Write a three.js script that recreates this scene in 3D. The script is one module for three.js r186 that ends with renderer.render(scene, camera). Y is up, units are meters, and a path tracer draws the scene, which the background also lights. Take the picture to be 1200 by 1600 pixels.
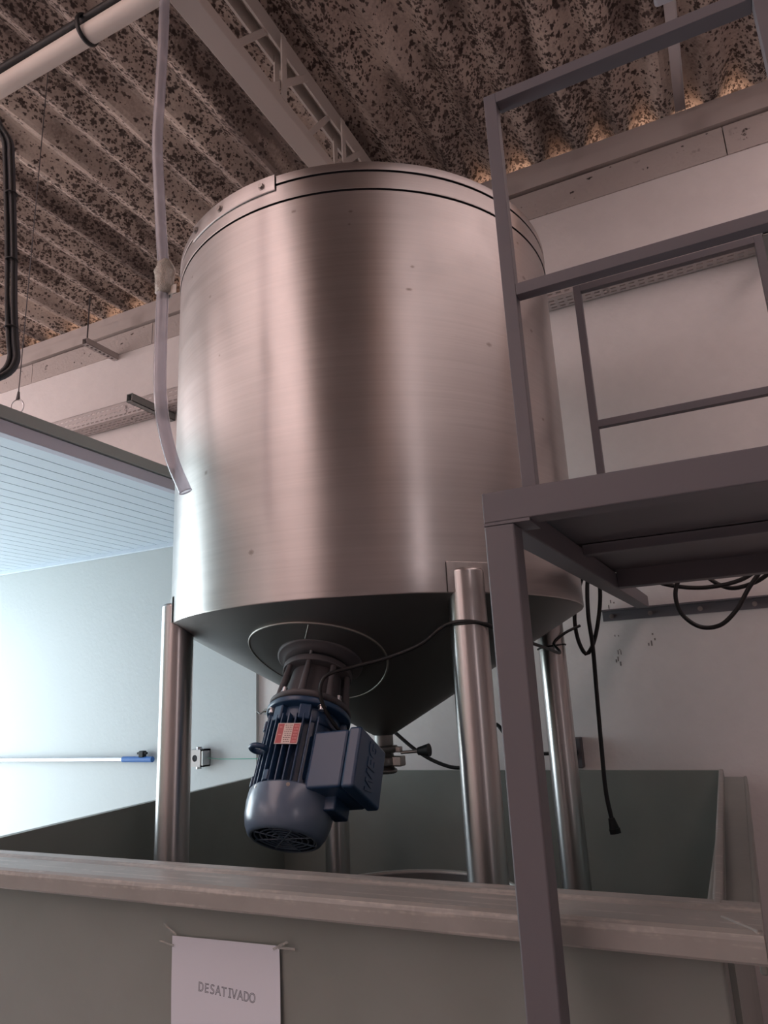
import * as THREE from 'three';
import { RoundedBoxGeometry } from 'three/addons/geometries/RoundedBoxGeometry.js';
import { mergeGeometries } from 'three/addons/utils/BufferGeometryUtils.js';
import { RectAreaLightUniformsLib } from 'three/addons/lights/RectAreaLightUniformsLib.js';
import { FontLoader } from 'three/addons/loaders/FontLoader.js';
import { TextGeometry } from 'three/addons/geometries/TextGeometry.js';

// ---------------------------------------------------------------- camera, sky, daylight, exposure
const scene = new THREE.Scene();
const camera = new THREE.PerspectiveCamera(2 * Math.atan(800 / 1101.92) * 180 / Math.PI, 1200 / 1600, 0.05, 120);
camera.rotation.order = 'YXZ';
camera.position.set(0, 1.5, 0);
camera.rotation.set(14.668 * Math.PI / 180, 25.289 * Math.PI / 180, -2.7475 * Math.PI / 180);
const renderer = new THREE.WebGLRenderer({ antialias: true });
renderer.toneMapping = THREE.LinearToneMapping;
renderer.toneMappingExposure = 1.2;
renderer.shadowMap.enabled = true;
RectAreaLightUniformsLib.init();
scene.background = new THREE.Color(0.80, 0.92, 1.0);           // pale overcast sky
scene.backgroundIntensity = 2.2;

const SKY_COOL = new THREE.Color().setRGB(0.78, 0.91, 1.0);
const SKY_WARM = new THREE.Color().setRGB(1.0, 0.865, 0.90);
function daylight(name, color, power, w, h, pos, look) {        // the daylight that comes in through one opening
  const l = new THREE.RectAreaLight(color, power, w, h);
  l.name = name; l.position.set(...pos); l.lookAt(...look); scene.add(l); return l;
}
const GATE_Z = -0.55, GATE_A = -2.35, HIGH = [2.55, 3.60, -2.35, 5.6];            // left wall: far end of the open gate; strip of translucent wall sheets above (y from, to, z from, to)
daylight('gate_daylight', SKY_COOL, 6.0, GATE_Z - GATE_A - 0.1, 2.15, [-4.66, 1.11, (GATE_Z + GATE_A) / 2], [0, 1.11, (GATE_Z + GATE_A) / 2]);
daylight('clerestory_daylight', SKY_WARM, 2.3, HIGH[3] - HIGH[2], HIGH[1] - HIGH[0], [-4.66, (HIGH[0] + HIGH[1]) / 2, (HIGH[2] + HIGH[3]) / 2], [0, (HIGH[0] + HIGH[1]) / 2, (HIGH[2] + HIGH[3]) / 2]);
const SLIT = [3.1, 3.75, 1.9, 3.4];                               // tall narrow window in the right wall: z from, to, y from, to
daylight('slit_window_daylight', SKY_WARM, 5.0, SLIT[1] - SLIT[0], SLIT[3] - SLIT[2], [4.96, (SLIT[2] + SLIT[3]) / 2, (SLIT[0] + SLIT[1]) / 2], [0, (SLIT[2] + SLIT[3]) / 2, (SLIT[0] + SLIT[1]) / 2]);
// columns of translucent roof sheets, all outside the picture: x from, x to, z from, z to, brightness
const SKYLIGHTS = [[-4.35, -3.58, -0.45, 5.6, 1.3], [-2.66, -1.06, -0.45, 5.6, 1.2], [0.70, 1.50, -2.4, 0.6, 1.45]];
for (const [a, b, z0, z1, p] of SKYLIGHTS) daylight('rooflight_daylight', SKY_WARM, p, b - a, z1 - z0, [(a + b) / 2, 3.64, (z0 + z1) / 2], [(a + b) / 2, 0, (z0 + z1) / 2]);

const sun = new THREE.DirectionalLight(new THREE.Color().setRGB(1.0, 0.80, 0.66), 8);   // afternoon sun on the roof and on the paving behind the back wall
sun.name = 'sun'; sun.position.set(4, 20, -24); sun.target.position.set(0, 0, -2); sun.castShadow = true; sun.shadow.mapSize.set(2048, 2048);
Object.assign(sun.shadow.camera, { left: -12, right: 12, top: 12, bottom: -12, near: 1, far: 60 }); scene.add(sun, sun.target);

// ---------------------------------------------------------------- helpers
let seed = 20260511;
const rnd = () => { seed = (seed * 1664525 + 1013904223) >>> 0; return seed / 4294967296; };
const rr = (a, b) => a + (b - a) * rnd();
const used = {};
const numbered = (n) => { const k = used[n] = (used[n] ?? -1) + 1; return k ? n + '_' + String(k).padStart(3, '0') : n; };
function thing(name, label, category, group, pos = [0, 0, 0]) {
  const o = new THREE.Group(); o.name = numbered(name); o.position.set(...pos); scene.add(o);
  o.userData = { label, category }; if (group) o.userData.group = group; return o;
}
function struct(name) { const o = new THREE.Group(); o.name = name; o.userData.kind = 'structure'; scene.add(o); return o; }
function part(name, geo, mat, parent, label) {
  const m = new THREE.Mesh(geo, mat); m.name = name; m.castShadow = m.receiveShadow = true; parent.add(m);
  if (label) m.userData.label = label; return m;
}
function single(name, geo, mat, label, category, group) {
  const m = part(numbered(name), geo, mat, scene); m.userData = { label, category }; if (group) m.userData.group = group; return m;
}
function boxUV(g) {                                               // uv in metres, by the way each face points
  g = g.index ? g.toNonIndexed() : g; const p = g.attributes.position, n = g.attributes.normal, uv = new Float32Array(p.count * 2);
  for (let i = 0; i < p.count; i++) {
    const ax = Math.abs(n.getX(i)), ay = Math.abs(n.getY(i)), az = Math.abs(n.getZ(i));
    if (ax >= ay && ax >= az) { uv[2 * i] = p.getZ(i); uv[2 * i + 1] = p.getY(i); }
    else if (ay >= az) { uv[2 * i] = p.getX(i); uv[2 * i + 1] = p.getZ(i); }
    else { uv[2 * i] = p.getX(i); uv[2 * i + 1] = p.getY(i); }
  }
  g.setAttribute('uv', new THREE.BufferAttribute(uv, 2)); return g;
}
const B = (x0, x1, y0, y1, z0, z1, bevel = 0) => {
  const w = x1 - x0, h = y1 - y0, d = z1 - z0;
  const g = bevel ? new RoundedBoxGeometry(w, h, d, 2, bevel) : new THREE.BoxGeometry(w, h, d);
  g.translate((x0 + x1) / 2, (y0 + y1) / 2, (z0 + z1) / 2); return boxUV(g);
};
const V = (a) => new THREE.Vector3(...a);
function tube(pts, r, seg = 60, rad = 10, closed = false) { return new THREE.TubeGeometry(new THREE.CatmullRomCurve3(pts.map(V), closed, 'centripetal'), seg, r, rad, closed); }
function rod(a, b, r, rad = 16, r2 = r) {
  const A = V(a), D = V(b).sub(A), g = new THREE.CylinderGeometry(r2, r, D.length(), rad);
  g.translate(0, D.length() / 2, 0); g.applyQuaternion(new THREE.Quaternion().setFromUnitVectors(new THREE.Vector3(0, 1, 0), D.clone().normalize()));
  g.translate(A.x, A.y, A.z); return g;
}
function bar(a, b, w, h, bevel = 0.002) {                           // rectangular bar between two points; w sideways, h upward
  const A = V(a), Bv = V(b), D = Bv.clone().sub(A), L = D.length(); D.normalize();
  const side = new THREE.Vector3().crossVectors(new THREE.Vector3(0, 1, 0), D); if (side.lengthSq() < 1e-6) side.set(1, 0, 0); side.normalize();
  const up = new THREE.Vector3().crossVectors(D, side);
  const g = new RoundedBoxGeometry(w, h, L, 1, Math.min(bevel, w / 3, h / 3));
  g.applyMatrix4(new THREE.Matrix4().makeBasis(side, up, D)); const c = A.add(Bv).multiplyScalar(0.5); g.translate(c.x, c.y, c.z); return boxUV(g);
}
const lathe = (pts, seg = 48, start = 0, len = Math.PI * 2) => new THREE.LatheGeometry(pts.map((p) => new THREE.Vector2(p[0], p[1])), seg, start, len);
function channelArm(x0, x1, y0, y1, z0, z1, t = 0.003) {             // open-ended square tube
  return mergeGeometries([B(x0, x1, y0, y0 + t, z0, z1), B(x0, x1, y1 - t, y1, z0, z1), B(x0, x0 + t, y0, y1, z0, z1), B(x1 - t, x1, y0, y1, z0, z1)]);
}
function slotted(w, l, slots, d = 0.0015) {                          // flat strip with rectangular holes: [x, y, width, length]
  const s = new THREE.Shape(); s.moveTo(0, 0); s.lineTo(w, 0); s.lineTo(w, l); s.lineTo(0, l); s.closePath();
  for (const [x, y, a, b] of slots) { const p = new THREE.Path(); p.moveTo(x, y); p.lineTo(x, y + b); p.lineTo(x + a, y + b); p.lineTo(x + a, y); p.closePath(); s.holes.push(p); }
  return new THREE.ExtrudeGeometry(s, { depth: d, bevelEnabled: false });
}
function hexBolt(at, dir, r = 0.008, h = 0.007) {
  const D = V(dir).normalize(), a = V(at), b = a.clone().addScaledVector(D, h), c = a.clone().addScaledVector(D, 0.0015);
  return mergeGeometries([rod(a.toArray(), b.toArray(), r, 6, r * 0.94), rod(a.toArray(), c.toArray(), r * 1.35, 16)]);
}

// ---------------------------------------------------------------- procedural textures
function noiseField(N, cells, seedN, cellsY = cells) {             // tileable value noise
  let s = seedN >>> 0; const r = () => { s = (s * 1664525 + 1013904223) >>> 0; return s / 4294967296; };
  const g = Float32Array.from({ length: cells * cellsY }, r), out = new Float32Array(N * N), sm = (t) => t * t * (3 - 2 * t);
  for (let y = 0; y < N; y++) {
    const fy = y / N * cellsY, iy = Math.floor(fy), ty = sm(fy - iy), a = (iy % cellsY) * cells, b = ((iy + 1) % cellsY) * cells;
    for (let x = 0; x < N; x++) {
      const fx = x / N * cells, ix = Math.floor(fx), tx = sm(fx - ix), i0 = ix % cells, i1 = (ix + 1) % cells;
      out[y * N + x] = (g[a + i0] * (1 - tx) + g[a + i1] * tx) * (1 - ty) + (g[b + i0] * (1 - tx) + g[b + i1] * tx) * ty;
    }
  }
  return out;
}
function fbm(N, cells, oct, seedN, stretch = 1) {
  const out = new Float32Array(N * N); let amp = 1, tot = 0;
  for (let o = 0; o < oct; o++) { const c = Math.min(N, cells << o), f = noiseField(N, c, seedN + o * 77, Math.max(1, Math.min(N, Math.round(c * stretch)))); for (let i = 0; i < out.length; i++) out[i] += f[i] * amp; tot += amp; amp *= 0.55; }
  for (let i = 0; i < out.length; i++) out[i] /= tot; return out;
}
function tex(N, fn, srgb = false, rx = 1, ry = rx) {
  const d = new Uint8Array(N * N * 4);
  for (let i = 0; i < N * N; i++) { const c = fn(i, i % N, (i / N) | 0); for (let k = 0; k < 3; k++) d[i * 4 + k] = Math.max(0, Math.min(255, Math.round((c.length ? c[k] : c) * 255))); d[i * 4 + 3] = 255; }
  const t = new THREE.DataTexture(d, N, N); t.wrapS = t.wrapT = THREE.RepeatWrapping; t.magFilter = THREE.LinearFilter; t.minFilter = THREE.LinearMipmapLinearFilter; t.generateMipmaps = true;
  t.repeat.set(rx, ry); if (srgb) t.colorSpace = THREE.SRGBColorSpace; t.needsUpdate = true; return t;
}
const lerp3 = (a, b, t) => [a[0] + (b[0] - a[0]) * t, a[1] + (b[1] - a[1]) * t, a[2] + (b[2] - a[2]) * t];
const clamp = (x, a = 0, b = 1) => Math.max(a, Math.min(b, x));
const step = (a, b, x) => { const t = clamp((x - a) / (b - a)); return t * t * (3 - 2 * t); };
const NF = fbm(512, 8, 6, 11), NC = fbm(512, 4, 4, 57), NG = fbm(512, 64, 3, 91);

// mould-speckled fibre cement (sRGB values)
const RN = 2048, spots = new Float32Array(RN * RN);
{
  const dens = fbm(256, 5, 3, 301);
  const splat = (cx, cy, r, a) => {
    const R = Math.ceil(r * 1.5), ph = rnd() * 6.28, ph2 = rnd() * 6.28, sq = rr(0.95, 1.7);
    for (let y = -R; y <= R; y++) for (let x = -R; x <= R; x++) {
      const an = Math.atan2(y, x * sq), d = Math.hypot(x * sq, y) / (r * (1 + 0.22 * Math.sin(3 * an + ph) + 0.12 * Math.sin(5 * an + ph2)));
      if (d < 1.25) { const i = ((cy + y + RN) % RN) * RN + (cx + x + RN) % RN; spots[i] = Math.max(spots[i], a * (1 - step(0.7, 1.25, d))); }
    }
  };
  for (let k = 0; k < 31000; k++) {
    const x = (rnd() * RN) | 0, y = (rnd() * RN) | 0, d = dens[(((y / RN * 256) | 0) * 256) + ((x / RN * 256) | 0)];
    if (rnd() > step(0.3, 0.62, d) * 0.85 + 0.15) continue;
    const u = rnd(); splat(x, y, u < 0.62 ? rr(2, 4.5) : u < 0.95 ? rr(4.5, 8) : rr(8, 13), rr(0.6, 1));
  }
}
const roofPatch = fbm(512, 6, 5, 777), roofStreak = fbm(512, 14, 4, 431, 0.25);
const RS = RN / 512;
const roofMap = tex(RN, (i, x, y) => {
  const j = ((y / RS) | 0) * 512 + ((x / RS) | 0), g = NG[(y & 511) * 512 + (x & 511)];
  let c = lerp3([0.66, 0.60, 0.565], [0.84, 0.78, 0.73], step(0.3, 0.75, roofPatch[j] * 0.7 + g * 0.3));
  const mould = step(0.50, 0.68, roofStreak[j] * 0.8 + g * 0.2);
  c = lerp3(c, [0.27, 0.22, 0.205], mould * 0.55);
  return lerp3(c, [0.18, 0.14, 0.13], spots[i] * 0.85);
}, true);
const roofBump = tex(512, (i) => NG[i] * 0.5 + NF[i] * 0.5);

const M = {};
const std = (o) => new THREE.MeshStandardMaterial(o), phys = (o) => new THREE.MeshPhysicalMaterial(o);
M.roof = [[0, 0], [0.37, 0.61], [0.71, 0.23], [0.13, 0.84]].map(([a, b]) => { const t = roofMap.clone(); t.offset.set(a, b); t.repeat.set(1 / 2.0, 1 / 2.0); t.needsUpdate = true; const bm = roofBump.clone(); bm.repeat.set(3, 3); bm.needsUpdate = true; return std({ map: t, roughness: 0.95, bumpMap: bm, bumpScale: 0.0012 }); });

const plasterMap = tex(512, (i) => { const v = 0.91 + (NF[i] - 0.5) * 0.05 + (NG[i] - 0.5) * 0.02; return [v, v * 0.975, v * 0.965]; }, true, 0.5);
const plasterBump = tex(512, (i) => NF[i] * 0.6 + NG[i] * 0.4, false, 1.2);
M.plaster = std({ map: plasterMap, bumpMap: plasterBump, bumpScale: 0.0015, roughness: 0.9 });
M.cladding = std({ color: 0xc2c6c7, roughness: 0.5, bumpMap: plasterBump, bumpScale: 0.001 });
const concMap = tex(512, (i, x, y) => { const s = step(0.55, 0.72, NC[i] * 0.6 + NG[i] * 0.4), p = step(0.80, 0.86, NG[(i + 77) % (512 * 512)]); return lerp3(lerp3([0.76, 0.72, 0.70], [0.45, 0.41, 0.39], s * 0.75), [0.17, 0.14, 0.13], p * 0.8); }, true, 0.8);
M.concrete = std({ map: concMap, bumpMap: plasterBump, bumpScale: 0.006, roughness: 0.95 });
const beamMap = tex(512, (i, x, y) => { const g = fbmLine(y), s = step(0.56, 0.75, NC[i]); return lerp3([0.76 + g, 0.72 + g, 0.70 + g], [0.55, 0.50, 0.48], s * 0.6); }, true, 0.7);
function fbmLine(y) { return (NF[(y * 512 + 13) % (512 * 512)] - 0.5) * 0.10; }
M.beam = std({ map: beamMap, roughness: 0.9 });
M.stain = std({ color: 0x8b8380, roughness: 0.9 });
M.floor = std({ color: 0xa29899, roughness: 0.75, bumpMap: plasterBump, bumpScale: 0.004 });
M.paving = std({ color: 0xd0a588, roughness: 1 });
M.ground = std({ color: 0x7d9468, roughness: 1 });
M.greenWall = std({ color: 0xcfdccb, roughness: 0.85 });
M.hallWall = std({ color: 0xded6d6, roughness: 0.9 });

// brushed stainless steel: fine grain round the shell, hazy smudges, water marks
const grain = fbm(512, 4, 4, 1201, 40), grainB = noiseField(512, 6, 1301, 512);
const smudge = fbm(512, 5, 5, 1409);
function steelMaps(rx, ry, nMarks = 22) {
  const marks = new Float32Array(512 * 512);
  for (let k = 0; k < nMarks; k++) { const x = (rnd() * 512) | 0, y = (rnd() * 512) | 0, r = rr(1.0, 2.6); for (let b = -5; b <= 5; b++) for (let a = -5; a <= 5; a++) { const q = Math.hypot(a * 0.6, b) / r; if (q < 1) marks[((y + b + 512) % 512) * 512 + (x + a + 512) % 512] = 0.5 * (1 - q * 0.5); } }
  const col = tex(512, (i) => { const v = 0.92 + (grain[i] - 0.5) * 0.05 + (grainB[i] - 0.5) * 0.03 + (smudge[i] - 0.5) * 0.06; return lerp3([v, v, v], [0.55, 0.5, 0.46], marks[i]); }, true, rx, ry);
  const rough = tex(512, (i) => { const v = 0.72 + (grain[i] - 0.5) * 0.08 + (grainB[i] - 0.5) * 0.05 + (smudge[i] - 0.5) * 0.30 + marks[i] * 0.25; return [v, v, v]; }, false, rx, ry);
  return { map: col, roughnessMap: rough };
}
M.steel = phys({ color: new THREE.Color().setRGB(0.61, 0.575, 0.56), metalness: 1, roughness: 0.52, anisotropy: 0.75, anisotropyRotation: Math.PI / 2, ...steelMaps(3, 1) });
M.steelLeg = phys({ color: new THREE.Color().setRGB(0.58, 0.555, 0.545), metalness: 1, roughness: 0.33, anisotropy: 0.7, anisotropyRotation: Math.PI / 2 });
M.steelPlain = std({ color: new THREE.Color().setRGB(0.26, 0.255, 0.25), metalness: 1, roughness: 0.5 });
M.weld = std({ color: new THREE.Color().setRGB(0.42, 0.40, 0.37), metalness: 1, roughness: 0.5 });
M.zinc = std({ color: new THREE.Color().setRGB(0.56, 0.56, 0.58), metalness: 0.95, roughness: 0.32 });
M.bolt = std({ color: new THREE.Color().setRGB(0.40, 0.37, 0.35), metalness: 1, roughness: 0.4 });
M.rubber = std({ color: 0x17171a, roughness: 0.6 });
M.cable = std({ color: 0x151517, roughness: 0.5 });
M.cableGrey = std({ color: 0x4b4a50, roughness: 0.6 });
M.paint = std({ color: 0x6b686d, roughness: 0.5, bumpMap: plasterBump, bumpScale: 0.0005 });
M.trussPaint = std({ color: 0xc9c0b9, roughness: 0.6 });
M.whitePipe = std({ color: 0xe2d8cf, roughness: 0.5 });
M.tray = std({ color: 0xb8b0ae, metalness: 0.35, roughness: 0.5 });
M.armPaint = std({ color: 0x858886, roughness: 0.55 });
const fgMap = tex(512, (i) => { const v = (NF[i] - 0.5) * 0.07 + (NC[i] - 0.5) * 0.06; return [0.55 + v, 0.568 + v, 0.545 + v]; }, true, 0.6);
const wearLine = fbm(512, 3, 4, 2203, 22);
const wearMap = tex(512, (i, x, y) => { const v = (NF[i] - 0.5) * 0.08, s = step(0.56, 0.70, wearLine[i] * 0.8 + NG[i] * 0.2); return lerp3([0.60 + v, 0.59 + v, 0.57 + v], [0.78, 0.75, 0.72], s * 0.5); }, true, 2);
M.fibreglass = phys({ map: fgMap, roughness: 0.42, clearcoat: 0.15, clearcoatRoughness: 0.4, bumpMap: plasterBump, bumpScale: 0.0006 });
M.rim = phys({ map: wearMap, roughness: 0.42, clearcoat: 0.2, clearcoatRoughness: 0.35, bumpMap: plasterBump, bumpScale: 0.0008 });
M.pvc = phys({ color: 0xccd6e2, roughness: 0.32 });
M.trimGrey = std({ color: 0xbfbdca, roughness: 0.5 });
M.trimDark = std({ color: 0x979b98, roughness: 0.6 });
M.blue = phys({ color: 0x24405f, roughness: 0.38, clearcoat: 0.3, clearcoatRoughness: 0.3 });
M.coverBlue = phys({ color: 0x5d6c80, roughness: 0.3, clearcoat: 0.4, clearcoatRoughness: 0.2 });
M.cast = std({ color: 0x5a575a, roughness: 0.6, metalness: 0.2 });
M.castDark = std({ color: 0x1d2026, roughness: 0.6 });
M.dark = std({ color: 0x25252a, roughness: 0.7 });
M.hose = phys({ color: 0xdddbe1, transmission: 0.7, roughness: 0.18, thickness: 0, ior: 1.4, side: THREE.DoubleSide });
M.tape = phys({ color: 0xb9b2a6, roughness: 0.4, bumpMap: plasterBump, bumpScale: 0.01, clearcoat: 0.4 });
M.rooflight = phys({ color: 0xe8d2c8, roughness: 1, transmission: 0.6, thickness: 0 });
M.doorDark = std({ color: 0x96908e, roughness: 0.6, metalness: 0.3 });
M.blueTape = std({ color: 0x3f6fb4, roughness: 0.5 });
M.greenWire = std({ color: 0x6fae9c, roughness: 0.6 });

// ---------------------------------------------------------------- the setting
const ZW = -2.62;
const wallBack = struct('wall_back');
part('plaster', B(-4.9, 5.2, 0, 3.417, ZW - 0.15, ZW), M.plaster, wallBack);
for (let k = 0; k < 11; k++) { const x0 = -4.9 + k * 0.95 + 0.42; part(k ? 'beam_block_' + String(k).padStart(3, '0') : 'beam_block', B(Math.max(-4.9, x0 - 0.95), x0 - 0.004, 3.417, 3.543, ZW - 0.15, ZW + 0.006), M.concrete, wallBack); }
part('mortar_joint', B(-4.9, 5.2, 3.40, 3.556, ZW - 0.15, ZW - 0.012), M.concrete, wallBack);
part('wall_plate', B(-4.9, 5.2, 3.552, 3.613, ZW - 0.06, ZW + 0.022), M.beam, wallBack);
part('eave_board', B(-4.9, 5.2, 3.614, 3.672, ZW - 0.03, ZW + 0.01), M.beam, wallBack);
part('wall_cladding', B(-4.7, -1.885, 0.0, 2.275, ZW, ZW + 0.018), M.cladding, wallBack, 'smooth pale cladding panel');

for (let k = 0; k < 18; k++) {                                      // dark drips and scrapes below the angle bar
  const x = (k % 3 ? -0.362 : -0.245) + rr(-0.012, 0.012), y = k < 6 ? 1.775 + rr(0, 0.03) : 1.705 - rr(0, k % 3 ? 0.13 : 0.08), w = rr(0.0015, 0.005), h = rr(0.004, 0.018);
  part('drip_mark', B(x, x + w, y - h, y, ZW, ZW + 0.0004), M.stain, wallBack);
}

const floor = struct('floor');
part('floor_slab', B(-4.9, 5.2, -0.15, 0, ZW - 0.15, 6.2), M.floor, floor);
const yard = struct('yard_ground');
part('ground', B(-30, 30, -0.3, -0.16, ZW - 0.15, 30), M.ground, yard);
part('paving', B(-30, 30, -0.3, -0.16, -30, ZW - 0.15), M.paving, yard);

const wallRight = struct('wall_right'); const WR = (y0, y1, z0, z1) => part('plaster', B(5.0, 5.2, y0, y1, z0, z1), M.hallWall, wallRight);
WR(0, SLIT[2], ZW - 0.15, 6.2); WR(SLIT[3], 3.72, ZW - 0.15, 6.2); WR(SLIT[2], SLIT[3], ZW - 0.15, SLIT[0]); WR(SLIT[2], SLIT[3], SLIT[1], 6.2);
const slit = struct('window_2'); part('pane', B(5.09, 5.096, SLIT[2], SLIT[3], SLIT[0], SLIT[1]), M.rooflight, slit); part('frame', B(5.05, 5.12, SLIT[2] + 0.72, SLIT[2] + 0.76, SLIT[0], SLIT[1]), M.doorDark, slit);
const wallLeft = struct('wall_left');
const WL = (y0, y1, z0, z1) => part('plaster', B(-4.9, -4.7, y0, y1, z0, z1), M.greenWall, wallLeft);
WL(2.25, HIGH[0], ZW - 0.15, 6.2); WL(HIGH[1], 3.72, ZW - 0.15, 6.2); WL(HIGH[0], HIGH[1], ZW - 0.15, HIGH[2]); WL(HIGH[0], HIGH[1], HIGH[3], 6.2);
WL(0, 2.25, GATE_Z, 6.2); WL(0, 2.25, ZW - 0.15, GATE_A);
const clerestory = struct('window_1');
for (let k = 0; k < 9; k++) { const w = (HIGH[3] - HIGH[2]) / 9, z = HIGH[2] + k * w; part('translucent_sheet', B(-4.79, -4.785, HIGH[0], HIGH[1], z, z + w - 0.008), M.rooflight, clerestory); part('mullion', B(-4.83, -4.75, HIGH[0], HIGH[1], z - 0.02, z + 0.02), M.doorDark, clerestory); }
const wallFront = struct('wall_front');
part('plaster', B(-4.9, 5.2, 0, 3.72, 6.0, 6.2), M.hallWall, wallFront);
const rollDoor = struct('door_1');                                  // closed dark shutter behind the camera
for (let k = 0; k < 34; k++) part('slat', B(-2.3, 0.75, k * 0.1, k * 0.1 + 0.094, 5.95, 5.985, 0.008), M.doorDark, rollDoor);
for (const x of [-2.38, 0.75]) part('guide_rail', B(x, x + 0.08, 0, 3.5, 5.93, 5.995), M.doorDark, rollDoor);

// corrugated fibre-cement roof, sheet by sheet
const roof = struct('ceiling');
{
  const pitch = 0.169, crest = -0.509, amp = 0.0255, mean = 3.6995, th = 0.007;
  const wave = (x) => mean + amp * Math.cos((x - crest) / pitch * 2 * Math.PI);
  const arcTable = [0]; for (let i = 1; i <= 64; i++) { const a = (i - 1) / 64 * pitch + crest, b = i / 64 * pitch + crest; arcTable.push(arcTable[i - 1] + Math.hypot(b - a, wave(b) - wave(a))); }
  const arc = (x) => { const t = (x - crest) / pitch, n = Math.floor(t), f = (t - n) * 64, i = Math.min(63, Math.floor(f)); return n * arcTable[64] + arcTable[i] + (arcTable[i + 1] - arcTable[i]) * (f - i); };   // length along the wave
  const W = pitch * 5, rows = [[-2.80, -0.55], [-0.68, 1.75], [1.62, 4.05], [3.92, 6.3]];
  let n = 0;
  for (let c = -8; c < 7; c++) for (let q = 0; q < rows.length; q++) {
    const x0 = -0.165 + c * W, x1 = Math.min(5.25, x0 + W + 0.045); if (x0 > 5.1 || x1 < -4.95) continue;
    const sh = new THREE.Shape(), N = 50, lift = (q % 2) * 0.009, tilt = (x) => lift + (x - x0) * 0.002;
    for (let i = 0; i <= N; i++) { const x = x0 + (x1 - x0) * i / N, y = wave(x) + tilt(x); i ? sh.lineTo(x, y) : sh.moveTo(x, y); }
    for (let i = N; i >= 0; i--) { const x = x0 + (x1 - x0) * i / N; sh.lineTo(x, wave(x) + tilt(x) + th); }
    const g = new THREE.ExtrudeGeometry(sh, { depth: rows[q][1] - rows[q][0], bevelEnabled: false, steps: 1, curveSegments: 1 });
    g.translate(0, 0, rows[q][0]);
    const p = g.attributes.position, uv = g.attributes.uv; for (let i = 0; i < p.count; i++) uv.setXY(i, arc(p.getX(i)), p.getZ(i));
    g.computeVertexNormals();
    const clear = SKYLIGHTS.some(([a, b, z0, z1]) => x0 + W / 2 > a && x0 + W / 2 < b && (q > 0 || z0 < -1) && rows[q][0] < z1 - 0.3);
    part(n ? 'roof_sheet_' + String(n).padStart(3, '0') : 'roof_sheet', g, clear ? M.rooflight : M.roof[(c * 5 + q * 3 + 400) % 4], roof, clear ? 'translucent roof sheet' : undefined); n++;
  }
}

// plastic booth ceiling on the left
const booth = struct('ceiling_booth');
{
  const y0 = 2.278, zA = ZW + 0.02, zB = 0.55, P = 0.0745; let n = 0;
  for (let x = -1.80; x > -4.6; x -= P) { part(n ? 'plank_' + String(n).padStart(3, '0') : 'plank', B(x - P + 0.005, x, y0, y0 + 0.0099, zA + 0.015, zB), M.pvc, booth); n++; }
  part('backing', B(-4.69, -1.79, y0 + 0.010, y0 + 0.014, zA, zB), M.pvc, booth);
  part('top_sheet', B(-4.69, -1.79, y0 + 0.014, y0 + 0.02, zA, zB), M.cladding, booth);
  part('wall_moulding', B(-4.69, -1.80, y0 - 0.022, y0 + 0.003, ZW + 0.018, ZW + 0.036, 0.004), M.pvc, booth);
  part('edge_trim', B(-1.798, -1.765, y0 - 0.004, y0 + 0.036, zA, zB, 0.002), M.trimGrey, booth, 'grey edge moulding');
  part('edge_channel', B(-1.80, -1.757, y0 + 0.038, y0 + 0.076, zA, zB, 0.002), M.trimDark, booth, 'dark steel edge channel');
}

// ---------------------------------------------------------------- roof truss
{
  const t = thing('roof_truss', 'pale painted lattice steel truss under the corrugated roof', 'truss');
  const zA = ZW + 0.03, zB = 5.9;
  part('bottom_chord', B(-1.09, -1.02, 3.325, 3.368, zA, zB, 0.003), M.trussPaint, t);
  part('top_chord', B(-1.098, -1.09, 3.59, 3.664, zA, zB), M.trussPaint, t);
  part('top_chord_web', B(-1.09, -1.045, 3.656, 3.664, zA, zB), M.trussPaint, t);
  part('top_chord_flange', B(-1.05, -1.042, 3.59, 3.664, zA, zB), M.trussPaint, t);
  for (let z = -2.42; z < 5.6; z += 0.40) {
    part('vertical_bar', B(-1.092, -1.086, 3.36, 3.62, z - 0.014, z + 0.014), M.trussPaint, t);
    part('vertical_bar', B(-1.024, -1.018, 3.36, 3.62, z + 0.046, z + 0.072), M.trussPaint, t);
    part('diagonal_bar', bar([-1.052, 3.62, z + 0.10], [-1.052, 3.35, z + 0.30], 0.006, 0.022), M.trussPaint, t);
    part('diagonal_bar', bar([-1.030, 3.362, z + 0.12], [-1.030, 3.60, z - 0.10], 0.006, 0.024), M.trussPaint, t);
  }
}

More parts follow.
